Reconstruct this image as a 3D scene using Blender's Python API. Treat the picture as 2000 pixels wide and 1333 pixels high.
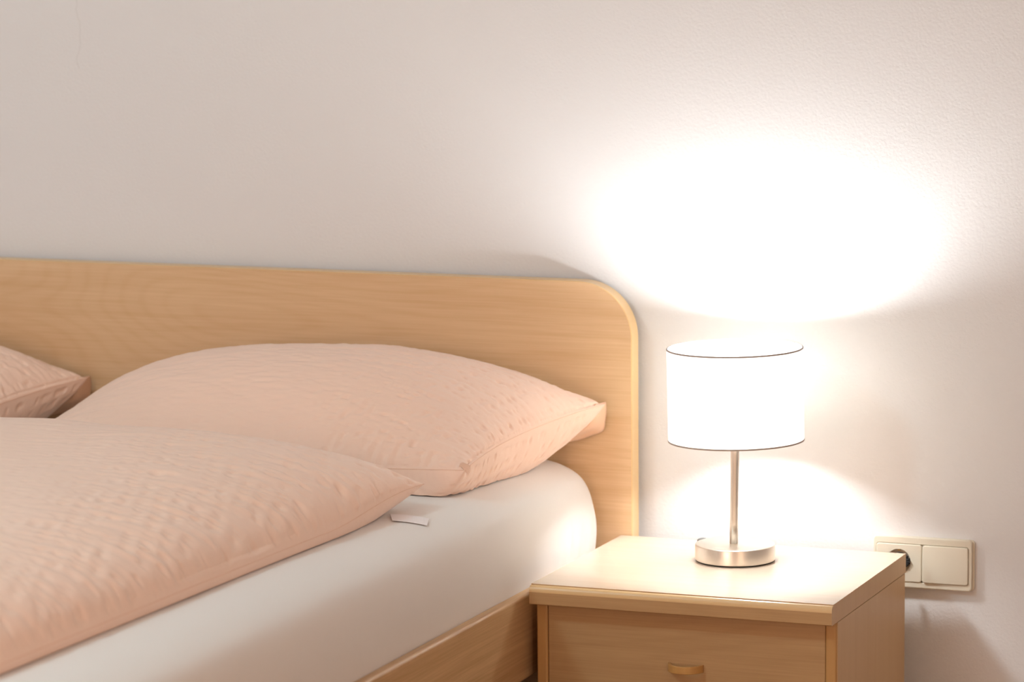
import bpy, bmesh, math
import numpy as np
from mathutils import Vector, Matrix

for o in list(bpy.data.objects):
    bpy.data.objects.remove(o, do_unlink=True)
S = bpy.context.scene
COL = S.collection
FLOOR = -0.48            # z = 0 is the nightstand's top
WALL = 0.05              # y of the wall behind the headboard
rng = np.random.default_rng(7)

# ------------------------------------------------------------------ camera
cam_d = bpy.data.cameras.new('camera')
cam = bpy.data.objects.new('camera', cam_d)
COL.objects.link(cam)
cam.matrix_world = Matrix(((0.93216168, -0.04158732, 0.35964579, 1.81060376),
                           (0.36194665, 0.12987658, -0.92310709, -5.10226031),
                           (-0.00832002, 0.99065764, 0.13611837, 1.04599474),
                           (0, 0, 0, 1)))
cam_d.sensor_width = 36
cam_d.lens = 126
cam_d.dof.use_dof = True
cam_d.dof.focus_distance = 5.10
cam_d.dof.aperture_fstop = 5.0
S.camera = cam

# ------------------------------------------------------------------ light and exposure
S.view_settings.view_transform = 'Standard'
S.view_settings.look = 'None'
S.view_settings.gamma = 1
S.view_settings.use_curve_mapping = False
S.view_settings.exposure = 0.0
world = bpy.data.worlds.new('world')
S.world = world
world.use_nodes = True
world.node_tree.nodes['Background'].inputs[0].default_value = (0.75, 0.85, 1, 1)
world.node_tree.nodes['Background'].inputs[1].default_value = 0.3
# daylight that enters through the window in the left wall
wl = bpy.data.lights.new('window_daylight', 'AREA')
wl.shape = 'RECTANGLE'
wl.size = 1.3
wl.size_y = 1.25
wl.energy = 3
wl.color = (0.80, 0.88, 1.0)
wlo = bpy.data.objects.new('window_daylight', wl)
COL.objects.link(wlo)
wlo.location = (-2.66, -1.35, 0.98)
wlo.rotation_euler = (0, -math.pi / 2, 0)
# ceiling lamp in the middle of the room, above the bed and outside the frame
cl = bpy.data.lights.new('ceiling_lamp_light', 'POINT')
cl.energy = 43
cl.shadow_soft_size = 0.10
cl.color = (0.61, 0.89, 1.0)
clo = bpy.data.objects.new('ceiling_lamp_light', cl)
COL.objects.link(clo)
clo.location = (-0.95, -2.3, 1.80)
# added warm fill light behind the camera, with no window there
rl = bpy.data.lights.new('rear_fill_light', 'AREA')
rl.shape = 'RECTANGLE'
rl.size = 1.6
rl.size_y = 1.5
rl.energy = 49
rl.color = (1.0, 0.71, 0.57)
rlo = bpy.data.objects.new('rear_fill_light', rl)
COL.objects.link(rlo)
rlo.location = (-0.4, -6.15, 0.9)
rlo.rotation_euler = (math.pi / 2, 0, 0)
# added warm fill at the doorless right wall, between camera and bed
dl = bpy.data.lights.new('right_fill_light', 'AREA')
dl.shape = 'RECTANGLE'
dl.size = 1.7
dl.size_y = 0.9
dl.energy = 14
dl.color = (1.0, 0.7, 0.5)
dlo = bpy.data.objects.new('right_fill_light', dl)
COL.objects.link(dlo)
dlo.location = (2.06, -3.0, 0.45)
dlo.rotation_euler = (0, math.pi / 2, 0)
BULB_STRENGTH = 400.0
BULB_COLOR = (0.90, 0.97, 1.0)

# ------------------------------------------------------------------ materials
def mat(name, col=(0.8, 0.8, 0.8), rough=0.5, metal=0.0, spec=0.5):
    m = bpy.data.materials.new(name)
    m.use_nodes = True
    b = m.node_tree.nodes['Principled BSDF']
    b.inputs['Base Color'].default_value = (*col, 1)
    b.inputs['Roughness'].default_value = rough
    b.inputs['Metallic'].default_value = metal
    b.inputs['Specular IOR Level'].default_value = spec
    return m, m.node_tree, b

def coords(nt, scale, kind='Object'):
    tc = nt.nodes.new('ShaderNodeTexCoord')
    mp = nt.nodes.new('ShaderNodeMapping')
    mp.inputs['Scale'].default_value = scale
    nt.links.new(tc.outputs[kind], mp.inputs[0])
    return mp.outputs[0]

def noise(nt, vec, scale=1.0, detail=4.0, rough=0.5, dist=0.0):
    n = nt.nodes.new('ShaderNodeTexNoise')
    n.inputs['Scale'].default_value = scale
    n.inputs['Detail'].default_value = detail
    n.inputs['Roughness'].default_value = rough
    n.inputs['Distortion'].default_value = dist
    nt.links.new(vec, n.inputs['Vector'])
    return n.outputs['Fac']

def ramp(nt, fac, stops):
    r = nt.nodes.new('ShaderNodeValToRGB')
    el = r.color_ramp.elements
    while len(el) < len(stops):
        el.new(0.5)
    for e, (p, c) in zip(el, stops):
        e.position = p
        e.color = (*c, 1)
    nt.links.new(fac, r.inputs[0])
    return r.outputs[0]

def mth(nt, op, a, b=None):
    n = nt.nodes.new('ShaderNodeMath')
    n.operation = op
    for i, v in enumerate((a, b)):
        if v is None:
            continue
        if isinstance(v, (int, float)):
            n.inputs[i].default_value = v
        else:
            nt.links.new(v, n.inputs[i])
    return n.outputs[0]

def mixc(nt, fac, a, b, mode='MIX'):
    n = nt.nodes.new('ShaderNodeMix')
    n.data_type = 'RGBA'
    n.blend_type = mode
    for s, v in ((n.inputs[0], fac), (n.inputs[6], a), (n.inputs[7], b)):
        if isinstance(v, (int, float)):
            s.default_value = v
        elif isinstance(v, tuple):
            s.default_value = (*v, 1)
        else:
            nt.links.new(v, s)
    return n.outputs[2]

def bump(nt, b, h, strength, dist):
    n = nt.nodes.new('ShaderNodeBump')
    n.inputs['Strength'].default_value = strength
    n.inputs['Distance'].default_value = dist
    nt.links.new(h, n.inputs['Height'])
    nt.links.new(n.outputs[0], b.inputs['Normal'])

def wood(name, base, dark, along='x', rough=0.42, rings=1.0, fine=1.0, off=0.0):
    """pale laminate: fine streaks along one axis plus a few cathedral contour lines"""
    m, nt, b = mat(name, base, rough)
    a, c = (1.6, 55)
    sc = {'x': (a, c, c), 'y': (c, a, c), 'z': (c, c, a)}[along]
    v = coords(nt, sc)
    f1 = noise(nt, v, 1.0, 3, 0.55)
    sc2 = {'x': (9, 420, 420), 'y': (420, 9, 420), 'z': (420, 420, 9)}[along]
    f2 = noise(nt, coords(nt, sc2), 1.0, 2, 0.5)
    sc3 = {'x': (0.9, 4.5, 4.5), 'y': (4.5, 0.9, 4.5), 'z': (4.5, 4.5, 0.9)}[along]
    v3 = coords(nt, sc3)
    if off:
        v3.node.inputs['Location'].default_value = (off, off, off)
    f3 = noise(nt, v3, 1.0, 1, 0.4, 0.3)
    rg = mth(nt, 'SINE', mth(nt, 'MULTIPLY', f3, 95.0))
    rg = mth(nt, 'POWER', mth(nt, 'MAXIMUM', mth(nt, 'ABSOLUTE', rg), 0.001), 6.0)
    k = mth(nt, 'ADD', mth(nt, 'MULTIPLY', mth(nt, 'SUBTRACT', f1, 0.5), 1.0 * fine),
            mth(nt, 'MULTIPLY', mth(nt, 'SUBTRACT', f2, 0.5), 0.9 * fine))
    k = mth(nt, 'ADD', k, mth(nt, 'MULTIPLY', rg, 0.16 * rings))
    k = mth(nt, 'ADD', k, 0.32)
    k.node.use_clamp = True
    nt.links.new(mixc(nt, k, base, dark), b.inputs['Base Color'])
    bump(nt, b, f2, 0.12, 0.0004)
    return m

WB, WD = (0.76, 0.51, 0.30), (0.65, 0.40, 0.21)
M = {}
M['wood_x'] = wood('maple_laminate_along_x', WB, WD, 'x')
M['wood_front_shaded'] = wood('maple_laminate_front_shaded', (0.56, 0.34, 0.162), (0.43, 0.245, 0.108), 'x')  # warm shade of the front put into a darker, redder wood colour
M['wood_headboard'] = wood('maple_laminate_headboard', WB, (0.60, 0.35, 0.165), 'x', 0.38, 0.8, 0.9, 1.7)
M['wood_y'] = wood('maple_laminate_along_y', (0.66, 0.42, 0.22), (0.47, 0.265, 0.12), 'y', 0.36, 0.8, 1.5)
M['wood_z'] = wood('maple_laminate_along_z', (0.70, 0.45, 0.23), (0.62, 0.375, 0.175), 'z', 0.4, 0.2, 0.7)
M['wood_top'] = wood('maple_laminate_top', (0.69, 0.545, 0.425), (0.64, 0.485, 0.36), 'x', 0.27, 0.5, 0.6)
M['edge'] = wood('edge_band', (0.80, 0.54, 0.27), (0.74, 0.48, 0.22), 'x', 0.3, 0.0, 0.3)
M['amber'] = wood('amber_edge_band', (0.58, 0.32, 0.12), (0.50, 0.26, 0.09), 'z', 0.3, 0.0, 0.4)

def wall_mat(name, base):
    m, nt, b = mat(name, base, 0.85, 0, 0.25)
    v = coords(nt, (1, 1, 1))
    n1 = noise(nt, v, 250, 3, 0.55)
    n2 = noise(nt, v, 60, 2, 0.5)
    vo = nt.nodes.new('ShaderNodeTexVoronoi')
    vo.inputs['Scale'].default_value = 45
    nt.links.new(v, vo.inputs['Vector'])
    sp = mth(nt, 'LESS_THAN', vo.outputs['Distance'], 0.07)      # rare grains of sand in the paint
    h = mth(nt, 'ADD', mth(nt, 'ADD', n1, mth(nt, 'MULTIPLY', n2, 0.45)), mth(nt, 'MULTIPLY', sp, 0.6))
    bump(nt, b, h, 0.55, 0.0010)
    return m, nt, b, v
M['wall'], nt, b, v = wall_mat('painted_plaster', (0.785, 0.753, 0.745))
# hairline crack at the upper left, a vertical wandering line
sx = nt.nodes.new('ShaderNodeSeparateXYZ')
nt.links.new(v, sx.inputs[0])
vz = nt.nodes.new('ShaderNodeCombineXYZ')
nt.links.new(sx.outputs[2], vz.inputs[2])
wn = noise(nt, vz.outputs[0], 9, 4, 0.6)
cx = mth(nt, 'ADD', mth(nt, 'MULTIPLY', mth(nt, 'SUBTRACT', wn, 0.5), 0.06), -0.942)
dist = mth(nt, 'ABSOLUTE', mth(nt, 'SUBTRACT', sx.outputs[0], cx))
ln = mth(nt, 'SUBTRACT', 1.0, mth(nt, 'DIVIDE', dist, 0.0016))
ln.node.use_clamp = True
ln = mth(nt, 'MULTIPLY', ln, mth(nt, 'GREATER_THAN', sx.outputs[2], 0.70))
nt.links.new(mixc(nt, mth(nt, 'MULTIPLY', ln, 0.2), (0.785, 0.753, 0.745), (0.45, 0.40, 0.37)), b.inputs['Base Color'])
M['wall2'] = wall_mat('painted_plaster_plain', (0.78, 0.73, 0.68))[0]
M['ceiling'] = wall_mat('ceiling_paint', (0.80, 0.77, 0.73))[0]
M['floor'] = wood('oak_floor', (0.42, 0.25, 0.13), (0.30, 0.17, 0.08), 'y', 0.4, 1.0, 1.2)
M['white_paint'] = mat('white_paint', (0.8, 0.78, 0.74), 0.4)[0]

def fabric(name, base, scale=1.0, transl=0.0, bs=0.25):
    m, nt, b = mat(name, base, 0.88, 0, 0.2)
    b.inputs['Sheen Weight'].default_value = 0.25
    b.inputs['Sheen Roughness'].default_value = 0.5
    v = coords(nt, (45 * scale, 190 * scale, 120 * scale))
    n1 = noise(nt, v, 1.0, 4, 0.6, 0.4)
    n2 = noise(nt, coords(nt, (900, 900, 900)), 1.0, 2, 0.5)
    h = mth(nt, 'ADD', n1, mth(nt, 'MULTIPLY', n2, 0.25))
    bump(nt, b, h, bs, 0.0016)
    if transl:
        out = nt.nodes['Material Output']
        tr = nt.nodes.new('ShaderNodeBsdfTranslucent')
        tr.inputs[0].default_value = (base[0], base[1] * 0.86, base[2] * 0.7, 1)
        mx = nt.nodes.new('ShaderNodeMixShader')
        mx.inputs[0].default_value = transl
        nt.links.new(b.outputs[0], mx.inputs[1])
        nt.links.new(tr.outputs[0], mx.inputs[2])
        nt.links.new(mx.outputs[0], out.inputs[0])
    return m
PEACH = (0.95, 0.675, 0.54)
M['peach'] = fabric('peach_seersucker', PEACH, 1.0, 0, 0.35)
M['peach_duvet'] = fabric('peach_seersucker_duvet', PEACH, 0.6, 0, 0.45)
M['peach_thin'] = fabric('peach_cotton_single_layer', (0.97, 0.66, 0.46), 0.5, 0.2, 0.2)
M['seam'] = fabric('peach_seam', (0.88, 0.57, 0.42), 1.0, 0, 0.1)
M['sheet'] = fabric('white_jersey_sheet', (0.86, 0.80, 0.76), 0.4, 0, 0.05)
M['tape'] = mat('white_satin_tape', (0.92, 0.88, 0.90), 0.35)[0]

m, nt, b = mat('brushed_nickel', (0.82, 0.75, 0.67), 0.33, 1.0)
bump(nt, b, noise(nt, coords(nt, (8, 8, 900)), 1, 2), 0.08, 0.0004)
M['nickel'] = m
M['rubber'] = mat('black_rubber', (0.012, 0.011, 0.01), 0.5)[0]
M['plug'] = mat('black_plug', (0.02, 0.022, 0.024), 0.4)[0]
M['cord'] = mat('grey_cord', (0.25, 0.24, 0.23), 0.4)[0]
M['switch'] = mat('cream_plastic', (0.78, 0.70, 0.57), 0.28)[0]
M['recess'] = mat('socket_recess', (0.17, 0.12, 0.065), 0.5)[0]  # shade inside the well put into a dark brown colour
M['brass'] = mat('brass_clip', (0.6, 0.45, 0.2), 0.3, 1.0)[0]
M['dark'] = mat('dark_gap', (0.03, 0.02, 0.015), 0.9)[0]
M['trim'] = mat('shade_rim_tape', (0.38, 0.30, 0.26), 0.6)[0]
M['handle'] = wood('amber_handle', (0.62, 0.33, 0.11), (0.5, 0.25, 0.07), 'x', 0.3, 0.0, 0.5)

# lamp shade: white fabric that lets a good part of the light through
m = bpy.data.materials.new('shade_fabric')
m.use_nodes = True
nt = m.node_tree
nt.nodes.remove(nt.nodes['Principled BSDF'])
out = nt.nodes['Material Output']
df = nt.nodes.new('ShaderNodeBsdfDiffuse')
df.inputs[0].default_value = (0.95, 0.93, 0.9, 1)
tr = nt.nodes.new('ShaderNodeBsdfTranslucent')
tr.inputs[0].default_value = (0.98, 0.96, 0.92, 1)
mx = nt.nodes.new('ShaderNodeMixShader')
mx.inputs[0].default_value = 0.80
nt.links.new(df.outputs[0], mx.inputs[1])
nt.links.new(tr.outputs[0], mx.inputs[2])
nt.links.new(mx.outputs[0], out.inputs[0])
M['shade'] = m
m, nt, b = mat('glowing_bulb', (1, 1, 1), 0.4)
b.inputs['Emission Color'].default_value = (*BULB_COLOR, 1)
b.inputs['Emission Strength'].default_value = BULB_STRENGTH
M['bulb'] = m
m, nt, b = mat('window_glass', (1, 1, 1), 0.0)
b.inputs['Transmission Weight'].default_value = 1
M['glass'] = m

# ------------------------------------------------------------------ helpers
def empty(name, loc, label, cat, group=None):
    o = bpy.data.objects.new(name, None)
    COL.objects.link(o)
    o.location = loc
    o.empty_display_size = 0.05
    return tag(o, label, cat, group)

def tag(o, label=None, cat=None, group=None):
    if label:
        o['label'] = label
    if cat:
        o['category'] = cat
    if group:
        o['group'] = group
    return o

def link(name, me, m, parent=None, smooth=False):
    o = bpy.data.objects.new(name, me)
    COL.objects.link(o)
    if m is not None:
        me.materials.append(m)
    if smooth:
        me.polygons.foreach_set('use_smooth', [True] * len(me.polygons))
    if parent is not None:
        o.parent = parent
        # vertices are written in world coordinates: cancel every parent's offset
        q = parent
        off = Vector((0, 0, 0))
        while q is not None:
            off += q.location
            q = q.parent
        me.transform(Matrix.Translation(-off))
    return o

def structure(o):
    o['kind'] = 'structure'
    return o

def from_np(name, V, F, m, parent=None, smooth=True):
    me = bpy.data.meshes.new(name)
    me.from_pydata([tuple(q) for q in V], [], [tuple(q) for q in F])
    me.update()
    return link(name, me, m, parent, smooth)

def box(name, lo, hi, m, parent=None, bev=0.0, seg=2):
    bm = bmesh.new()
    bmesh.ops.create_cube(bm, size=1)
    for v_ in bm.verts:
        v_.co = [lo[i] + (v_.co[i] + 0.5) * (hi[i] - lo[i]) for i in range(3)]
    if bev:
        bmesh.ops.bevel(bm, geom=bm.edges[:], offset=bev, segments=seg, affect='EDGES', profile=0.5)
    me = bpy.data.meshes.new(name)
    bm.to_mesh(me)
    bm.free()
    return link(name, me, m, parent, False)

def prism(name, poly, axis, a, b_, m, parent=None, bev=0.0, seg=3, smooth=False, only_front=False):
    """poly: 2-D outline in the two remaining axes, extruded along axis from a to b_"""
    ax = 'xyz'.index(axis)
    rest = [i for i in range(3) if i != ax]
    bm = bmesh.new()
    rings = []
    for t in (a, b_):
        r = []
        for p_ in poly:
            c = [0, 0, 0]
            c[ax] = t
            c[rest[0]], c[rest[1]] = p_
            r.append(bm.verts.new(c))
        rings.append(r)
    n = len(poly)
    f0 = bm.faces.new(rings[0])
    f1 = bm.faces.new(rings[1][::-1])
    for i in range(n):
        bm.faces.new((rings[0][i], rings[1][i], rings[1][(i + 1) % n], rings[0][(i + 1) % n]))
    bmesh.ops.recalc_face_normals(bm, faces=bm.faces[:])
    if bev:
        ed = list(f0.edges) + ([] if only_front else list(f1.edges))
        bmesh.ops.bevel(bm, geom=ed, offset=bev, segments=seg, affect='EDGES', profile=0.5)
    me = bpy.data.meshes.new(name)
    bm.to_mesh(me)
    bm.free()
    o = link(name, me, m, parent, smooth)
    return o

def lathe(name, prof, c, m, parent=None, seg=96, smooth=True):
    V, F = [], []
    n = len(prof)
    for i in range(seg):
        t = 2 * math.pi * i / seg
        for r, z in prof:
            V.append((c[0] + r * math.cos(t), c[1] + r * math.sin(t), c[2] + z))
    for i in range(seg):
        j = (i + 1) % seg
        for k in range(n - 1):
            F.append((i * n + k, j * n + k, j * n + k + 1, i * n + k + 1))
    o = from_np(name, V, F, m, parent, smooth)
    bm = bmesh.new()
    bm.from_mesh(o.data)
    bmesh.ops.remove_doubles(bm, verts=bm.verts[:], dist=1e-6)
    bmesh.ops.recalc_face_normals(bm, faces=bm.faces[:])
    bm.to_mesh(o.data)
    bm.free()
    crisp(o)
    return o

def crisp(o, deg=32):
    try:
        o.data.set_sharp_from_angle(angle=math.radians(deg))
    except Exception:
        pass

def tube(name, pts, r, m, parent=None, seg=10, cap=True):
    P = [Vector(q) for q in pts]
    V, F = [], []
    up = Vector((0, 0, 1))
    prev = None
    for i, q in enumerate(P):
        d = (P[min(i + 1, len(P) - 1)] - P[max(i - 1, 0)]).normalized()
        if prev is None:
            s = d.cross(up)
            if s.length < 0.05:
                s = d.cross(Vector((1, 0, 0)))
        else:
            s = prev - d * prev.dot(d)
        s.normalize()
        prev = s
        t = d.cross(s)
        rr = r[i] if isinstance(r, (list, tuple)) else r
        for k in range(seg):
            a = 2 * math.pi * k / seg
            V.append(q + (s * math.cos(a) + t * math.sin(a)) * rr)
    for i in range(len(P) - 1):
        for k in range(seg):
            k2 = (k + 1) % seg
            F.append((i * seg + k, i * seg + k2, (i + 1) * seg + k2, (i + 1) * seg + k))
    if cap:
        F.append(tuple(range(seg))[::-1])
        F.append(tuple((len(P) - 1) * seg + k for k in range(seg)))
    return from_np(name, V, F, m, parent, True)

def spline(pts, n=12):
    """Catmull-Rom through the points"""
    P = [np.array(q, float) for q in pts]
    P = [2 * P[0] - P[1]] + P + [2 * P[-1] - P[-2]]
    o = []
    for i in range(1, len(P) - 2):
        for k in range(n):
            t = k / n
            a, b_, c, d = P[i - 1:i + 3]
            o.append(0.5 * (2 * b_ + (c - a) * t + (2 * a - 5 * b_ + 4 * c - d) * t * t + (3 * b_ - a - 3 * c + d) * t ** 3))
    o.append(P[-2])
    return o

_T = rng.random((256, 256))
def vn(x, y):
    """smooth value noise, 0..1"""
    xi = np.floor(x).astype(int)
    yi = np.floor(y).astype(int)
    fx = x - xi
    fy = y - yi
    fx = fx * fx * (3 - 2 * fx)
    fy = fy * fy * (3 - 2 * fy)
    g = lambda a, b_: _T[a % 256, b_ % 256]
    return (g(xi, yi) * (1 - fx) + g(xi + 1, yi) * fx) * (1 - fy) + (g(xi, yi + 1) * (1 - fx) + g(xi + 1, yi + 1) * fx) * fy

def sm(x, a, b_):
    t = np.clip((x - a) / (b_ - a), 0, 1)
    return t * t * (3 - 2 * t)

def rounded(x0, z0, x1, z1, r, n=8):
    o = []
    for cx_, cz_, a0 in ((x1 - r, z1 - r, 0), (x0 + r, z1 - r, 90), (x0 + r, z0 + r, 180), (x1 - r, z0 + r, 270)):
        for k in range(n + 1):
            a = math.radians(a0 + 90 * k / n)
            o.append((cx_ + r * math.cos(a), cz_ + r * math.sin(a)))
    return o

# ------------------------------------------------------------------ the room
X0, X1, Y0, ZC = -2.7, 2.1, -6.2, 2.02
structure(box('floor', (X0, Y0, FLOOR - 0.05), (X1, WALL, FLOOR), M['floor']))
structure(box('ceiling', (X0, Y0, ZC), (X1, WALL, ZC + 0.05), M['ceiling']))
structure(box('wall_back', (X0 - 0.12, WALL, FLOOR - 0.05), (X1 + 0.12, WALL + 0.12, ZC + 0.05), M['wall']))
structure(box('wall_right', (X1, Y0, FLOOR), (X1 + 0.12, WALL, ZC), M['wall2']))
structure(box('wall_front', (X0 - 0.12, Y0 - 0.12, FLOOR - 0.05), (X1 + 0.12, Y0, ZC + 0.05), M['wall2']))
# left wall with a window opening: y -2.05..-0.65, z 0.3..1.65
bm = bmesh.new()
wy0, wy1, wz0, wz1 = -2.05, -0.65, 0.32, 1.64
for lo, hi in (((Y0, FLOOR), (wy0, ZC)), ((wy1, FLOOR), (WALL, ZC)), ((wy0, FLOOR), (wy1, wz0)), ((wy0, wz1), (wy1, ZC))):
    r = bmesh.ops.create_cube(bm, size=1)
    for v_ in r['verts']:
        v_.co = ((X0 - 0.12 + (v_.co.x + 0.5) * 0.12), lo[0] + (v_.co.y + 0.5) * (hi[0] - lo[0]), lo[1] + (v_.co.z + 0.5) * (hi[1] - lo[1]))
me = bpy.data.meshes.new('wall_left')
bm.to_mesh(me)
bm.free()
structure(link('wall_left', me, M['wall2']))
wi = structure(bpy.data.objects.new('window_1', None))
COL.objects.link(wi)
wi.location = (X0 - 0.06, (wy0 + wy1) / 2, wz0)
for a, c in (((wy0, wz0), (wy0 + 0.05, wz1)), ((wy1 - 0.05, wz0), (wy1, wz1)), ((wy0 + 0.05, wz0), (wy1 - 0.05, wz0 + 0.05)),
             ((wy0 + 0.05, wz1 - 0.05), (wy1 - 0.05, wz1))):
    box('window_frame', (X0 - 0.09, a[0], a[1]), (X0 - 0.03, c[0], c[1]), M['white_paint'], wi)
box('window_pane', (X0 - 0.065, wy0 + 0.05, wz0 + 0.05), (X0 - 0.06, wy1 - 0.05, wz1 - 0.05), M['glass'], wi)
structure(box('baseboard_back', (X0, WALL - 0.012, FLOOR), (X1, WALL, FLOOR + 0.06), M['white_paint']))

# ------------------------------------------------------------------ bed frame
HBX, HBZ = 0.0172, 0.3902
BEDX = -1.85
bed = empty('bed', (-0.92, -1.0, FLOOR), 'pale maple double bed frame with a round-cornered headboard against the wall', 'bed')
def hb_poly(ins):
    R = 0.086
    o = []
    x1, x0, z1 = HBX - ins, BEDX - 0.02 + ins, HBZ - ins
    r = R - ins
    for k in range(25):
        a = math.radians(90 * k / 24)
        o.append((x1 - r + r * math.cos(a), z1 - r + r * math.sin(a)))
    for k in range(25):
        a = math.radians(90 + 90 * k / 24)
        o.append((x0 + r + r * math.cos(a), z1 - r + r * math.sin(a)))
    for z_ in (z1 - R - 0.004, z1 - R - 0.03, 0.0, -0.30):
        o.append((x0, z_))
    for z_ in (-0.30, 0.0, z1 - R - 0.03, z1 - R - 0.004):
        o.append((x1, z_))
    return o
hb = prism('headboard', hb_poly(0.0016), 'y', 0.003, 0.033, M['wood_headboard'], bed)
# edge band: a ring around the panel, its front edge slightly rounded
po, pi_ = hb_poly(0.0), hb_poly(0.0015)
prof_n = [(1, 0.0031), (0.55, 0.0029), (0.0, 0.0042), (0.0, 0.0330), (1, 0.0330)]
V, F = [], []
n = len(po)
for (xo, zo), (xi, zi) in zip(po, pi_):
    for w_, y_ in prof_n:
        V.append((xo + (xi - xo) * w_, y_, zo + (zi - zo) * w_))
k_ = len(prof_n)
for i in range(n):
    if abs(po[i][1] + 0.30) < 1e-6 and abs(po[(i + 1) % n][1] + 0.30) < 1e-6:
        continue
    for j in range(k_):
        j2 = (j + 1) % k_
        i2 = (i + 1) % n
        F.append((i * k_ + j, i2 * k_ + j, i2 * k_ + j2, i * k_ + j2))
eb = from_np('edge_band', V, F, M['edge'], hb, True)
tag(eb, 'lighter glossy edge band')
# side rails
def rail(x_out, x_in, sgn):
    z0, z1, r = -0.146, -0.0205, 0.005
    pts = []
    lo, hi = min(x_out, x_in), max(x_out, x_in)
    pl = rounded(lo, z0, hi, z1, r, 6)
    return prism('side_rail', pl, 'y', -2.02, -0.002, M['wood_y'], bed, smooth=False)
rail(-0.0145, -0.0325, 1)
rail(BEDX + 0.0145, BEDX + 0.0325, -1)
box('foot_board', (BEDX + 0.01, -2.045, -0.30), (-0.01, -2.021, -0.02), M['wood_x'], bed, 0.003)
for x_ in (-0.10, BEDX + 0.06):
    for y_ in (-1.99, -0.08):
        box('leg', (x_, y_, FLOOR), (x_ + 0.05, y_ + 0.05, -0.1461), M['wood_z'], bed, 0.003)
sb = box('slat_base', (BEDX + 0.04, -2.015, -0.130), (-0.04, -0.005, -0.105), M['dark'], bed)

# ------------------------------------------------------------------ mattresses with fitted sheets
PX = [-.0500, -.0400, -.0345, -.0318, -.0300, -.0292, -.0297, -.0312, -.0340, -.0380, -.0440, -.0520, -.0630, -.0760, -.0900, -.1060, -.1250, -.1500, -.1900, -.2600, -.36]
PZ = [-.1040, -.0980, -.0800, -.0300, -.0100, .0120, .0300, .0420, .0550, .0690, .0820, .0930, .1015, .1080, .1130, .1165, .1185, .1200, .1215, .1225, .1230]
def matz(x):
    xs = np.array(PX[5:][::-1])
    zs = np.array(PZ[5:][::-1])
    return np.interp(x, xs, zs)
def mattress(x_shift, label):
    xl = -0.927                                   # left side mirrored
    mid = (xl - 0.0292) / 2
    prof = list(zip(PX, PZ))
    prof = [np.array(q) for q in spline(prof, 3)]
    right = prof
    left = [np.array((2 * mid - q[0], q[1])) for q in prof][::-1]
    top = [np.array((x_, 0.1230)) for x_ in np.linspace(right[-1][0], left[0][0], 14)[1:-1]]
    bot = [np.array((x_, -0.104)) for x_ in np.linspace(left[-1][0], right[0][0], 12)[1:-1]]
    loop = np.array(right + top + left + bot)
    ys, ins = [], []
    R = 0.035
    for a in np.linspace(0, math.pi / 2, 7):
        ys.append(-0.006 - R * (1 - math.sin(a)))
        ins.append(R * (1 - math.cos(a)))
    ys, ins = ys[::1], [R - q if False else q for q in ins]
    # order: start at the headboard end face (deep inset) and run towards the foot
    ya = [-0.006 - R * (1 - math.cos(a)) for a in np.linspace(0, math.pi / 2, 8)]
    ia = [R * (1 - math.sin(a)) for a in np.linspace(0, math.pi / 2, 8)]
    ym = list(np.arange(ya[-1] - 0.006, -0.5, -0.006)) + list(np.linspace(-0.52, -1.96, 60))
    yb = [-2.008 + R * (1 - math.cos(a)) for a in np.linspace(math.pi / 2, 0, 8)]
    ib = ia[::-1]
    Y = ya + ym + yb
    I = ia + [0] * len(ym) + ib
    cx_, cz_ = mid, 0.01
    V = []
    for y_, i_ in zip(Y, I):
        sx_ = 1 - i_ / 0.449
        sz_ = 1 - i_ / 0.114
        x_ = cx_ + (loop[:, 0] - cx_) * sx_
        z_ = cz_ + (loop[:, 1] - cz_) * sz_
        # pulled folds of the sheet low on the side near the head corner
        side = (loop[:, 0] > -0.06)
        low = sm(-z_, -0.055, 0.0)
        d = 0
        for yc, k, w_, amp in ((-.062, .25, .006, .0035), (-.088, .35, .005, -.003), (-.128, .12, .008, -.004), (-.150, .3, .009, .0035), (-.036, .1, .006, .003), (-.195, .2, .012, .002)):
            d = d + amp * np.exp(-((y_ - yc - k * (z_ - 0.02)) / w_) ** 2)
        x_ = x_ + side * low * d * (z_ > -0.03)
        # gentle ripples on the side
        x_ = x_ + side * 0.0012 * (vn(np.full_like(z_, y_ * 9), z_ * 12) - 0.5)
        z_ = z_ + (z_ > 0.05) * 0.0016 * (vn(x_ * 10 + 31, np.full_like(z_, y_ * 7)) - 0.5)
        V.append(np.stack([x_ + x_shift, np.full_like(x_, y_), z_], -1))
    n_ = len(loop)
    m_ = len(Y)
    V = np.concatenate(V)
    F = [(i * n_ + j, (i + 1) * n_ + j, (i + 1) * n_ + (j + 1) % n_, i * n_ + (j + 1) % n_) for i in range(m_ - 1) for j in range(n_)]
    F.append(tuple(range(n_)))
    F.append(tuple((m_ - 1) * n_ + j for j in range(n_))[::-1])
    o = from_np('mattress', V, F, M['sheet'], None, True)
    bm_ = bmesh.new()
    bm_.from_mesh(o.data)
    bmesh.ops.recalc_face_normals(bm_, faces=bm_.faces[:])
    bm_.to_mesh(o.data)
    bm_.free()
    return tag(o, label, 'mattress', 'mattresses in the double bed')
mattress(0.0, 'mattress in a white fitted sheet, rounded edge showing beside the nightstand')
mattress(-0.9005, 'white-sheeted mattress on the far left half of the bed, hidden under its pillow')

# ------------------------------------------------------------------ pillows and duvet
def uv_grid(nu, nv, pu=1.5, pv=1.5):
    g = lambda n_, pw: (lambda t: np.sign(t) * (1 - (1 - np.abs(t)) ** pw))(np.linspace(-1, 1, n_))
    return np.meshgrid(g(nu, pu), g(nv, pv), indexing='ij')

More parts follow.
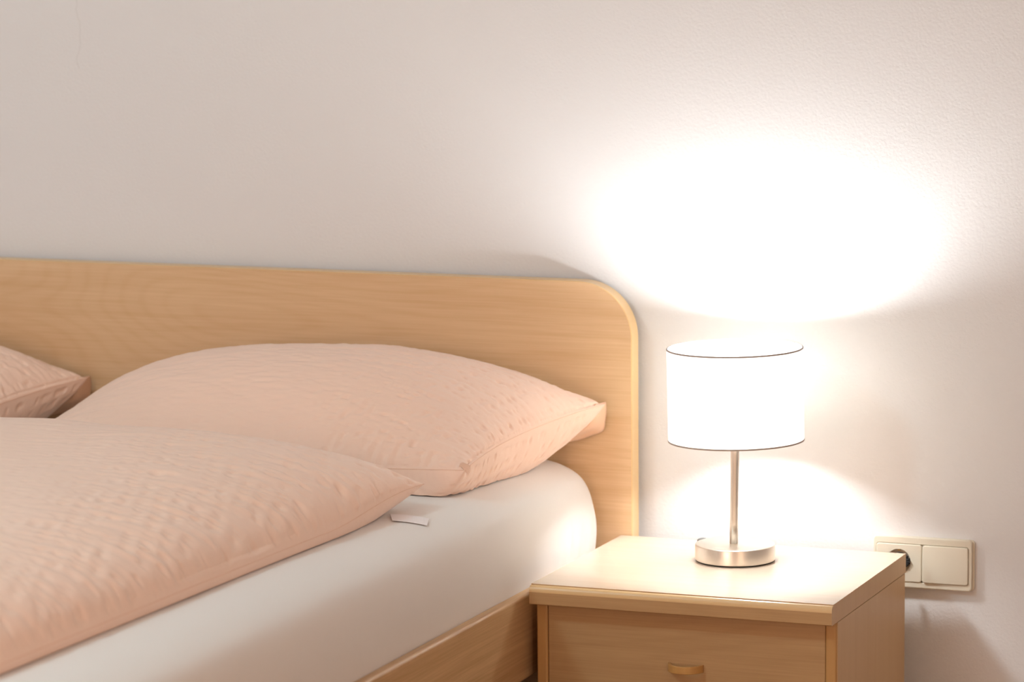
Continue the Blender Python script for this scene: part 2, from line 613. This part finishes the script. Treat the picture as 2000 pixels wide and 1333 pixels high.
def sheet_faces(nu, nv, flip=False):
    i, j = np.meshgrid(np.arange(nu - 1), np.arange(nv - 1), indexing='ij')
    a = (i * nv + j).ravel()
    q = np.stack([a, a + nv, a + nv + 1, a + 1], -1)
    return q[:, ::-1] if flip else q

def corner_mix(u, v, C):
    BL, BR, FR, FL = [np.array(c, float) for c in C]
    s = ((u + 1) / 2)[..., None]
    t = ((v + 1) / 2)[..., None]
    return (1 - s) * (1 - t) * FL + s * (1 - t) * FR + (1 - s) * t * BL + s * t * BR

def normals(G):
    du = np.gradient(G, axis=0)
    dv = np.gradient(G, axis=1)
    n_ = np.cross(du, dv)
    return n_ / (np.linalg.norm(n_, axis=-1, keepdims=True) + 1e-12)

def closed(name, T, B, m, parent):
    """top and bottom sheets that share their rim"""
    nu, nv = T.shape[:2]
    V = np.concatenate([T.reshape(-1, 3), B.reshape(-1, 3)])
    F = np.concatenate([sheet_faces(nu, nv), sheet_faces(nu, nv, True) + nu * nv])
    me = bpy.data.meshes.new(name)
    me.from_pydata(V.tolist(), [], F.tolist())
    bm_ = bmesh.new()
    bm_.from_mesh(me)
    bmesh.ops.remove_doubles(bm_, verts=bm_.verts[:], dist=2e-6)
    bm_.to_mesh(me)
    bm_.free()
    return link(name, me, m, parent, True)

def arc_from_right(G):
    """length along the surface from the right rim"""
    d = np.linalg.norm(np.diff(G, axis=0), axis=-1)
    s = np.cumsum(d[::-1], axis=0)[::-1]
    return np.concatenate([s, np.zeros((1, G.shape[1]))], 0)

def seersucker(x, y, row, streak, seed=0):
    """rows of short puckers, streaks along x, rows along y"""
    a = vn(x / row + seed, y / streak + seed * 3.7 + 2.0 * vn(x / 0.05, y / 0.05))
    b_ = vn(x / (row * 1.9) + 9.1 + seed, y / (streak * 1.7) + 5)
    h = 0.65 * a + 0.35 * b_
    rows = 0.55 + 0.45 * np.sin(2 * np.pi * (x / (row * 1.15) + 0.5 * vn(x * 12, y * 14)))
    return -np.clip(0.56 - h, 0, 1) * 2.5 * rows

PQ = dict(bl=(-.890, -.03, .165), br=(-.012, -.035, .2089), fr=(-.0955, -.40, .162), fl=(-.88, -.44, .1384))
def pillow(dx, dy, label, with_flap=True):
    root = empty('pillow', (-0.48 + dx, -0.22 + dy, 0.1235), label, 'pillow', 'peach pillows at the headboard')
    nu, nv = (440, 520) if dx == 0 else (260, 280)
    u, v_ = uv_grid(nu, nv, 2.0, 1.2)
    base = corner_mix(u, v_, (PQ['bl'], PQ['br'], PQ['fr'], PQ['fl']))
    X = base[..., 0] - 0.0286 * u * (1 - v_ ** 2)
    Y = base[..., 1] - 0.0052 * v_ * (1 - u ** 2) * (v_ < 0)
    Z = base[..., 2]
    edge = (1 - np.abs(u) ** 40) * (1 - np.abs(v_) ** 40)
    fu = (1 - np.abs(u) ** 2.6042) ** np.where(u < 0, 0.80, 0.6255)
    fv = (1 - np.abs(v_) ** 1.9467) ** 0.55
    zt = Z + 0.1235 * fu * fv * (1 + 0.2384 * v_)
    fb = ((1 - np.abs(u) ** 2.5) * (1 - np.abs(v_) ** 2.5)) ** 0.42
    Yb = Y - 0.05 * np.exp(-((v_ + 0.93) / 0.16) ** 2) * fb * sm(u, -1, 0.2)
    zb = np.maximum(Z - 0.1529 * fb, matz(X) + 0.0016)
    zb = np.where(edge < 1e-9, Z, zb)
    T = np.stack([X, Y, zt], -1)
    B = np.stack([X, Yb, zb], -1)
    N = normals(T)
    # puckered side panel on the right, calmer towards the middle
    S_ = arc_from_right(T)
    A = sm(-S_, -0.42, -0.12) * 0.92 + 0.08
    h = seersucker(-S_, Y, 0.016, 0.0052) * A * 0.0036
    # long drawn creases running into the right side
    for y0, x0, w_, amp in ((-.20, -.50, .0032, -.0022), (-.155, -.45, .0036, -.0026), (-.235, -.36, .003, -.0014), (-.10, -.40, .004, -.0018)):
        yy = y0 + 0.05 * (X - x0) * 2 + 0.006 * (vn(X * 20, X * 0 + y0 * 50) - 0.5)
        h = h + amp * np.exp(-((Y - yy) / w_) ** 2) * sm(X, x0, x0 + 0.12) * (1 - sm(X, -0.13, -0.08))
    # broad soft folds on the front slope
    h = h + 0.0042 * (vn(X * 14 + Y * 25, Y * 8 + 4) - 0.5) * sm(-Y, 0.15, 0.33) * (1 - sm(X, -.35, -.2))
    h = h + 0.0016 * (vn(X * 60, Y * 160) - 0.5) + 0.0010 * (vn(X * 45 + Y * 30, Y * 90 - X * 20) - 0.5)
    h = h + 0.0035 * (vn(X * 9 + 3, Y * 11 + 8) - 0.5)
    # stitched line a little inside the right seam with small perpendicular tucks
    st = np.exp(-((S_ - 0.0045 - 0.002 * vn(Y * 30, Y * 0)) / 0.0030) ** 2)
    h = h - 0.0022 * st * (0.4 + 0.6 * vn(Y / 0.0022, Y * 0 + 3)) * sm(u, 0.3, 0.5)
    h = h * sm(1 - np.abs(u), 0, 0.004) * sm(1 - np.abs(v_), 0, 0.004)
    T = T + N * h[..., None]
    # gathers on the underside
    NB = -normals(B)
    SB = arc_from_right(B)
    hb_ = (seersucker(SB * 1.0 + 0.4, Y + 0.35 * SB, 0.018, 0.0055, 3) * 0.0034 + 0.003 * (vn(SB * 30, Y * 40) - 0.5)) * sm(1 - np.abs(u), 0, 0.0012) * sm(1 - np.abs(v_), 0, 0.0012)
    B = B + NB * hb_[..., None]
    B[..., 2] = np.where(edge < 1e-9, B[..., 2], np.maximum(B[..., 2], matz(B[..., 0]) + 0.0014))
    T[..., 0] += dx; B[..., 0] += dx
    T[..., 1] += dy; B[..., 1] += dy
    closed('pillow_case', T, B, M['peach'], root)
    # rim seam
    rim = [T[i, 0] for i in range(0, nu, 4)] + [T[-1, j] for j in range(0, nv, 4)] + [T[i, -1] for i in range(nu - 1, 0, -4)] + [T[0, j] for j in range(nv - 1, 0, -4)]
    rim.append(rim[0])
    tube('seam', [tuple(q) for q in rim], 0.0006, M['seam'], root, 6, False)
    # loose ear of single cloth at the back right corner
    FL = [[(1173, 787), (1178, 789)], [(1171, 800), (1178, 806)], [(1167, 815), (1176, 826)], [(1156, 831), (1172, 846)],
          [(1140, 843), (1152, 858)], [(1116, 857), (1128, 868)], [(1100, 870), (1098, 877)]]
    W_ = []
    for i, (a, c) in enumerate(FL):
        pa, pc = FLAPW[i]
        row = []
        for k in range(9):
            s = k / 8
            q = np.array(pa) * (1 - s) + np.array(pc) * s
            q[1] += 0.005 * math.sin(s * 7 + i * 0.9) * math.sin(math.pi * min(1, s + 0.15)) - 0.024 * (1 - s) + 0.010 * s
            row.append(q + np.array((dx, dy, 0)))
        W_.append(row)
    G = np.array([[q for q in spline([W_[i][k] for i in range(7)], 5)] for k in range(9)])
    nk, nn = G.shape[:2]
    fl = from_np('corner_flap', G.reshape(-1, 3), sheet_faces(nk, nn), M['peach_thin'], root, True)
    so = fl.modifiers.new('cloth_thickness', 'SOLIDIFY')
    so.thickness = 0.0009
    so.offset = 0
    tag(fl, 'loose translucent corner of the pillow case')
    # small gathered tip at the front right corner
    fr = np.array(PQ['fr']) + np.array((dx, dy, 0))
    tip = []
    for i in range(7):
        s = i / 6
        row = []
        for k in range(12):
            a = 2 * math.pi * k / 12
            r_ = 0.0065 * (1 - s) ** 0.6 * (1 + 0.22 * math.sin(3 * a + 4 * s)) + 0.0005
            row.append(fr + np.array((0.002 - 0.009 * s, 0.004 - 0.010 * s + 0.4 * r_ * math.cos(a), 0.002 + 0.006 * math.sin(2.4 * s))) + r_ * np.array((0.5 * math.cos(a), 0, math.sin(a) * 0.9)))
        row.append(row[0])
        tip.append(row)
    G = np.array(tip)
    from_np('corner_tuck', G.reshape(-1, 3), sheet_faces(*G.shape[:2]), M['peach'], root, True)
    return root

FLAPW = [((-.0226, -.030, .2105), (-.0185, -.026, .2085)), ((-.0245, -.028, .200), (-.0190, -.022, .196)),
         ((-.0285, -.026, .188), (-.0215, -.020, .180)), ((-.0385, -.024, .176), (-.0260, -.018, .163)),
         ((-.0525, -.024, .167), (-.0435, -.018, .1545)), ((-.0735, -.026, .1560), (-.0650, -.018, .1465)),
         ((-.0885, -.028, .1460), (-.0915, -.020, .1400))]
pillow(0, 0, 'large plump peach pillow nearest the lamp, with a puckered right side')
pillow(-0.884, 0.0, 'second peach pillow, cut off by the left edge of the view, behind the large one')

def duvet():
    root = empty('duvet', (-0.56, -1.4, 0.1235), 'thick peach crinkled duvet covering the front of the bed, edge hanging near the mattress side', 'duvet')
    nu, nv = 340, 820
    u, v_ = uv_grid(nu, nv, 1.7, 1.2)
    C = ((-.985, -.505, .165), (-.121, -.492, .156), (-.175, -2.30, .155), (-.985, -2.30, .155))
    base = corner_mix(u, v_, C)
    X = base[..., 0] - 0.020 * u * (1 - v_ ** 6) * (u > 0)
    Y = base[..., 1] - 0.012 * v_ * (1 - u ** 2)
    Z = base[..., 2] - 0.021 * sm(1 - v_, 0.03, 0.30)
    edge = (1 - np.abs(u) ** 40) * (1 - np.abs(v_) ** 40)
    fu = (1 - np.abs(u) ** 3.4) ** 0.5
    # far edge: rises slowly behind the pointed corner
    fv = (1 - np.abs(v_) ** 16) ** 0.75
    zt = Z + (0.085 + 0.020 * sm(1 - v_, 0.03, 0.30)) * fu * fv
    fb = ((1 - np.abs(u) ** 9) * (1 - np.abs(v_) ** 14)) ** 0.5
    zb = np.maximum(Z - 0.06 * fb, matz(X) + 0.0016)
    zb = np.where(edge < 1e-9, Z, zb)
    T = np.stack([X, Y, zt], -1)
    B = np.stack([X, Y, zb], -1)
    N = normals(T)
    h = 0.012 * (vn(X * 4.3 + 2, Y * 3.1 + 7) - 0.5) + 0.006 * (vn(X * 11, Y * 8) - 0.5)
    ang = 0.35
    Xr = X * math.cos(ang) + Y * math.sin(ang)
    Yr = -X * math.sin(ang) + Y * math.cos(ang)
    A = 0.12 + 0.88 * sm(X + 0.25 * (Y + 0.9), -0.62, -0.25)
    h = h + seersucker(Xr, Yr, 0.020, 0.0070, 5) * 0.0036 * A
    h = h + 0.0032 * (vn(Xr * 26, Yr * 75) - 0.5) * A
    h = h * sm(1 - np.abs(u), 0, 0.006) * sm(1 - np.abs(v_), 0, 0.003)
    T = T + N * h[..., None]
    closed('duvet_cover', T, B, M['peach_duvet'], root)
    rim = [T[-1, j] for j in range(0, nv, 4)] + [T[i, -1] for i in range(nu - 1, 0, -4)]
    tube('seam', [tuple(q) for q in rim], 0.0006, M['seam'], root, 6, False)
    # white tape that sticks out from under the corner
    ea = spline([(-.1458, -.557), (-.1197, -.5487), (-.0926, -.5429)], 6)
    eb_ = spline([(-.1274, -.593), (-.1042, -.5855), (-.0827, -.5745)], 6)
    V_ = []
    for k in range(13):
        for q in (ea[k], eb_[k]):
            V_.append((q[0], q[1], matz(q[0]) + 0.0034))
    n_ = len(V_)
    V_ += [(a, b_, c - 0.0008) for a, b_, c in V_]
    F_ = [(2 * k, 2 * k + 2, 2 * k + 3, 2 * k + 1) for k in range(12)] + [(n_ + 2 * k + 1, n_ + 2 * k + 3, n_ + 2 * k + 2, n_ + 2 * k) for k in range(12)]
    F_ += [(2 * k, n_ + 2 * k, n_ + 2 * k + 2, 2 * k + 2) for k in range(12)] + [(2 * k + 3, n_ + 2 * k + 3, n_ + 2 * k + 1, 2 * k + 1) for k in range(12)]
    F_ += [(0, 1, n_ + 1, n_), (24, n_ + 24, n_ + 25, 25)]
    tp = from_np('tape', V_, F_, M['tape'], root, False)
    tag(tp, 'white tape sticking out under the duvet corner')
duvet()

# ------------------------------------------------------------------ nightstand
W, D, TH = 0.4500, 0.3865, 0.0287
ns = empty('nightstand', (W / 2, -D / 2, FLOOR), 'pale maple nightstand with a drawer, standing right of the bed', 'nightstand')
# top slab: flat board with a groove and a rounded nosing along the front
pr = [(0.0, 0.0), (-D, 0.0), (-D - 0.0002, -0.0015), (-D - 0.0020, -0.0014), (-D - 0.0045, -0.0021), (-D - 0.0066, -0.0036),
      (-D - 0.0080, -0.0058), (-D - 0.0088, -0.0084), (-D - 0.0090, -0.0105), (-D - 0.0090, -TH + 0.0012), (-D - 0.0078, -TH), (0.0, -TH)]
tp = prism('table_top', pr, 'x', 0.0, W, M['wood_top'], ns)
# front faces get the darker, redder tone that paints in their warm shade
tp.data.materials.append(M['wood_front_shaded'])
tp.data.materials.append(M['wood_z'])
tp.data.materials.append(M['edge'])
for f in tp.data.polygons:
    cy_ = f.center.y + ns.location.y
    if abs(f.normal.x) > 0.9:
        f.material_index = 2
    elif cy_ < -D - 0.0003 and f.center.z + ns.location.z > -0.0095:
        f.material_index = 3  # lamp highlight on the bead put into a lighter edge colour
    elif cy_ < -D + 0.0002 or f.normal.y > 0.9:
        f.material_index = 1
zb_ = -TH - 0.0011
ZL = FLOOR + 0.0
yf = -0.3640
box('side_panel', (W - 0.0170, yf, ZL), (W - 0.0003, -0.004, zb_), M['wood_z'], ns)
box('side_panel', (0.0003, yf, ZL), (0.0170, -0.004, zb_), M['wood_z'], ns)
def band(x0, x1):
    o = prism('edge_band', rounded(x0, yf - 0.0040, x1, yf + 0.0030, 0.0029, 5), 'z', ZL, zb_, M['amber'], ns)
    tag(o, 'amber edge band')
band(W - 0.0172, W - 0.0012)
band(0.0006, 0.0172)
box('back_panel', (0.0172, -0.010, ZL + 0.02), (W - 0.0172, -0.005, zb_), M['wood_z'], ns)
box('bottom_panel', (0.0172, yf + 0.02, ZL + 0.04), (W - 0.0172, -0.011, ZL + 0.056), M['wood_x'], ns)
dr = box('drawer', (0.0178, yf - 0.0010, -0.195), (W - 0.0178, yf + 0.016, -TH - 0.0030), M['wood_front_shaded'], ns, 0.0006, 1)
door = box('door', (0.0178, yf - 0.0010, ZL + 0.045), (W - 0.0178, yf + 0.016, -0.198), M['wood_front_shaded'], ns, 0.0006, 1)
def handle(z, par):
    """shallow bow handle, a flat curved strip"""
    cx_, hw, h_ = 0.2265, 0.0262, 0.0054
    V_, F_ = [], []
    n_ = 25
    for i in range(n_):
        t = -1 + 2 * i / (n_ - 1)
        out = 0.0210 * (1 - abs(t) ** 2.4) ** 0.75
        th = 0.0050 + 0.006 * abs(t) ** 3
        x_ = cx_ + hw * t
        y0 = yf - 0.0012 - 0.0035 - out
        y1 = min(y0 + th, yf - 0.0012)
        for (yy, zz) in ((y0, -h_ + 0.0008), (y0, h_ - 0.0008), (y0 + 0.0008, h_), (y1, h_), (y1, -h_), (y0 + 0.0008, -h_)):
            V_.append((x_, yy, z + zz))
    for i in range(n_ - 1):
        for k in range(6):
            k2 = (k + 1) % 6
            F_.append((i * 6 + k, i * 6 + k2, (i + 1) * 6 + k2, (i + 1) * 6 + k))
    F_.append(tuple(range(6))[::-1])
    F_.append(tuple((n_ - 1) * 6 + k for k in range(6)))
    o = from_np('handle', V_, F_, M['handle'], par, False)
    return tag(o, 'amber bow handle')
handle(-0.1105, dr)
handle(-0.285, door)

# ------------------------------------------------------------------ table lamp
LX, LY = 0.2250, -0.1292
lamp = empty('table_lamp', (LX, LY, 0.0), 'lit table lamp with white drum shade and brushed nickel foot on the nightstand', 'lamp')
bx_ = LX - 0.0005
lathe('foot_pad', [(0, 0.0), (0.0578, 0.0), (0.0578, 0.0016), (0, 0.0016)], (bx_, LY, 0.0003), M['rubber'], lamp)
R_ = 0.0592
lathe('base', [(0, 0.0017), (R_ - 0.0006, 0.0017), (R_, 0.0023), (R_, 0.0236), (R_ - 0.0003, 0.0242), (R_ - 0.0009, 0.0246), (R_ - 0.0016, 0.0248),
               (0.010, 0.0250), (0, 0.0250)], (bx_, LY, 0.0003), M['nickel'], lamp, 128)
for o in lamp.children:
    pass
st_pts = [(LX - 0.0026, LY, 0.0252), (LX - 0.0022, LY, 0.06), (LX - 0.0006, LY, 0.16), (LX - 0.0002, LY, 0.196)]
tube('stem', st_pts, 0.0062, M['nickel'], lamp, 32)
zt_, zb2 = 0.3166, 0.1810
tilt = Matrix.Translation((LX, LY, 0.25)) @ Matrix.Rotation(math.radians(-1.0), 4, 'Y') @ Matrix.Translation((-LX, -LY, -0.25))
RS = 0.1000
def tilted(o):
    # meshes are stored relative to the lamp's base
    off = lamp.location
    o.data.transform(Matrix.Translation(-off) @ tilt @ Matrix.Translation(off))
    return o
tag(tilted(lathe('lamp_shade', [(RS, zb2), (RS, zt_), (RS - 0.0009, zt_), (RS - 0.0009, zb2), (RS, zb2)], (LX, LY, 0), M['shade'], lamp, 160)), 'white fabric drum shade')
for z_ in (zt_, zb2):
    o = tilted(lathe('shade_rim', [(RS - 0.0014, z_ - 0.0012), (RS + 0.0005, z_ - 0.0012), (RS + 0.0008, z_), (RS + 0.0004, z_ + 0.0011), (RS - 0.0014, z_ + 0.0011), (RS - 0.0014, z_ - 0.0012)],
                   (LX, LY, 0), M['trim'], lamp, 160))
    tag(o, 'thin grey rim tape')
# bulb holder, carrier ring with three spokes
lathe('bulb_holder', [(0, 0.190), (0.014, 0.190), (0.0165, 0.194), (0.0165, 0.232), (0.0135, 0.236), (0, 0.236)], (LX, LY, 0), M['white_paint'], lamp, 32)
sp_ = lathe('carrier_ring', [(0.0170, 0.2085), (0.0220, 0.2085), (0.0220, 0.2105), (0.0170, 0.2105), (0.0170, 0.2085)], (LX, LY, 0), M['white_paint'], lamp, 40)
for k in range(3):
    a = math.radians(100 + 120 * k)
    tube('spoke', [(LX + 0.0215 * math.cos(a), LY + 0.0215 * math.sin(a), 0.2095), (LX + 0.0955 * math.cos(a), LY + 0.0955 * math.sin(a), 0.1830)], 0.0011, M['white_paint'], lamp, 8)
lathe('bulb', [(0, 0.2362), (0.0125, 0.2364), (0.0140, 0.246), (0.0185, 0.257), (0.0218, 0.268), (0.0225, 0.277), (0.0205, 0.287), (0.0150, 0.2955), (0.0075, 0.2995), (0, 0.3003)],
      (LX, LY, 0), M['bulb'], lamp, 28)
# power cord from the base, over the back edge and to the plug
cord = spline([(LX - 0.040, LY + 0.0500, 0.0040), (LX - 0.052, LY + 0.0480, 0.0120), (LX - 0.064, LY + 0.0500, 0.0182), (LX - 0.0735, LY + 0.0500, 0.0165), (LX - 0.074, LY + 0.062, 0.0090), (LX - 0.062, LY + 0.080, 0.0040),
               (LX - 0.052, LY + 0.100, 0.0028), (LX - 0.050, LY + 0.122, 0.0030), (LX - 0.049, LY + 0.1335, 0.0010), (LX - 0.048, LY + 0.138, -0.010), (LX - 0.04, LY + 0.140, -0.08), (LX + 0.02, LY + 0.146, -0.17),
               (LX + 0.12, LY + 0.150, -0.17), (LX + 0.185, LY + 0.150, -0.12), (LX + 0.2, LY + 0.150, -0.06), (LX + 0.203, LY + 0.152, -0.036)], 6)
tube('power_cord', [tuple(q) for q in cord], 0.0023, M['cord'], lamp, 8)
# plug: round body with grip ridges that sits in the socket
PXc, PZc = 0.4282, -0.0200
def disc_y(name, prof, c, m_, par, seg=40):
    """lathe around the y axis; profile (radius, y)"""
    V_, F_ = [], []
    n_ = len(prof)
    for i in range(seg):
        t = 2 * math.pi * i / seg
        for r_, y_ in prof:
            V_.append((c[0] + r_ * math.cos(t), y_, c[1] + r_ * math.sin(t)))
    for i in range(seg):
        j = (i + 1) % seg
        for k in range(n_ - 1):
            F_.append((i * n_ + k, i * n_ + k + 1, j * n_ + k + 1, j * n_ + k))
    o_ = from_np(name, V_, F_, m_, par, False)
    bm_ = bmesh.new()
    bm_.from_mesh(o_.data)
    bmesh.ops.remove_doubles(bm_, verts=bm_.verts[:], dist=1e-6)
    bmesh.ops.recalc_face_normals(bm_, faces=bm_.faces[:])
    bm_.to_mesh(o_.data)
    bm_.free()
    return o_
plug = disc_y('plug', [(0, 0.0500), (0.0118, 0.0500), (0.0126, 0.0470), (0.0128, 0.0400), (0.0120, 0.0360), (0.0090, 0.0330), (0, 0.0320)], (PXc + 0.001, PZc), M['plug'], lamp)
for k in range(5):
    z_ = PZc - 0.0066 + 0.0033 * k
    box('grip_ridge', (PXc + 0.0110, 0.0345, z_ - 0.0012), (PXc + 0.0186 - 0.0016 * abs(k - 2) ** 1.5, 0.0440, z_ + 0.0012), M['plug'], plug, 0.0004, 1)

# ------------------------------------------------------------------ socket and light switch in one frame
sw = empty('wall_socket', (0.465, WALL, -0.0215), 'cream double frame with power socket and light switch on the wall right of the nightstand', 'socket')
fx0, fx1, fz0, fz1 = 0.3890, 0.5405, -0.0608, 0.0180
ix0, ix1, iz0, iz1 = 0.3930, 0.5360, -0.0518, 0.0070
bp = prism('back_plate', rounded(fx0 + 0.0008, fz0 + 0.0006, fx1 + 0.0028, fz1 - 0.0008, 0.006), 'y', 0.0455, 0.0500, M['switch'], sw, 0.0008, 2)
# frame with a window in it
def ring_frame(name, outer, inner, y0, y1, m_, par, r_e=0.0022):
    n_ = len(outer)
    prof = [(0, y1, 'o'), (0, y0 + r_e, 'o'), (r_e * 0.3, y0 + r_e * 0.3, 'o'), (r_e, y0, 'o'), (-0.0008, y0, 'i'), (0, y0 + 0.0008, 'i'), (0, y1, 'i')]
    co = np.mean(outer, 0)
    V_, F_ = [], []
    for q, p_ in zip(outer, inner):
        for ins, y_, w_ in prof:
            b0_ = np.array(q if w_ == 'o' else p_)
            other = np.array(p_ if w_ == 'o' else q)
            d_ = other - b0_
            d_ = d_ / (np.linalg.norm(d_) + 1e-9)
            c_ = b0_ + d_ * (ins if w_ == 'o' else -ins)
            V_.append((c_[0], y_, c_[1]))
    k_ = len(prof)
    for i in range(n_):
        j = (i + 1) % n_
        for a in range(k_):
            a2 = (a + 1) % k_
            F_.append((i * k_ + a, j * k_ + a, j * k_ + a2, i * k_ + a2))
    o_ = from_np(name, V_, F_, m_, par, False)
    bm_ = bmesh.new()
    bm_.from_mesh(o_.data)
    bmesh.ops.recalc_face_normals(bm_, faces=bm_.faces[:])
    bm_.to_mesh(o_.data)
    bm_.free()
    return o_
fr_ = ring_frame('frame', rounded(fx0, fz0, fx1, fz1, 0.0055), rounded(ix0 + 0.0004, iz0 + 0.0004, ix1 - 0.0004, iz1 - 0.0004, 0.0042), 0.0395, 0.0456, M['switch'], sw)
xm = 0.4645
# socket insert: plate with a round well
n_ = 36
sx0, sx1 = ix0 + 0.0008, xm - 0.0006
sz0, sz1 = iz0 + 0.0008, iz1 - 0.0008
cxs, czs, rs_ = PXc, PZc, 0.0186
outer = rounded(sx0, sz0, sx1, sz1, 0.004, 8)
dense = []
for q, q2 in zip(outer, outer[1:] + outer[:1]):
    k_ = max(1, int(math.dist(q, q2) / 0.0025))
    dense += [(q[0] + (q2[0] - q[0]) * i / k_, q[1] + (q2[1] - q[1]) * i / k_) for i in range(k_)]
outer = dense
no = len(outer)
ang_o = [math.atan2(q[1] - czs, q[0] - cxs) for q in outer]
innr = [(cxs + rs_ * math.cos(a), czs + rs_ * math.sin(a)) for a in ang_o]
V_, F_ = [], []
for q, w_ in zip(outer, innr):
    dq = np.array(q) - np.array((cxs, czs))
    q2 = np.array(q) - dq / np.linalg.norm(dq) * 0.0012
    V_ += [(q[0], 0.0450, q[1]), (q[0], 0.0392, q[1]), (q2[0], 0.0382, q2[1]), (w_[0], 0.0382, w_[1])]
for i in range(no):
    j = (i + 1) % no
    for a in range(3):
        F_.append((i * 4 + a, j * 4 + a, j * 4 + a + 1, i * 4 + a + 1))
so_ = from_np('socket_insert', V_, F_, M['switch'], sw, False)
disc_y('socket_well', [(rs_ - 0.0001, 0.0384), (rs_ - 0.0001, 0.0498), (0, 0.0498)], (cxs, czs), M['recess'], so_)
for s in (1, -1):
    box('earth_clip', (cxs - 0.002, 0.0400, czs + s * 0.0168 - 0.0012), (cxs + 0.002, 0.0480, czs + s * 0.0168 + 0.0012), M['brass'], so_)
# rocker, tipped slightly
rk = prism('switch_rocker', rounded(xm + 0.0006, sz0, ix1 - 0.0008, sz1, 0.004, 8), 'y', 0.0370, 0.0450, M['switch'], sw, 0.0014, 4, True)
for o in (rk,):
    me = o.data
    for v_ in me.vertices:
        if v_.co.y + WALL < 0.0405:
            v_.co.y += (v_.co.x - 0.035) * 0.012
for o in (rk, eb):
    crisp(o)
# added dark strip that paints the shade in the gap behind the insert
box('gap_shade', (ix0 + 0.0006, 0.0452, iz0 + 0.0006), (xm - 0.001, 0.0454, sz0 + 0.002), M['dark'], sw)
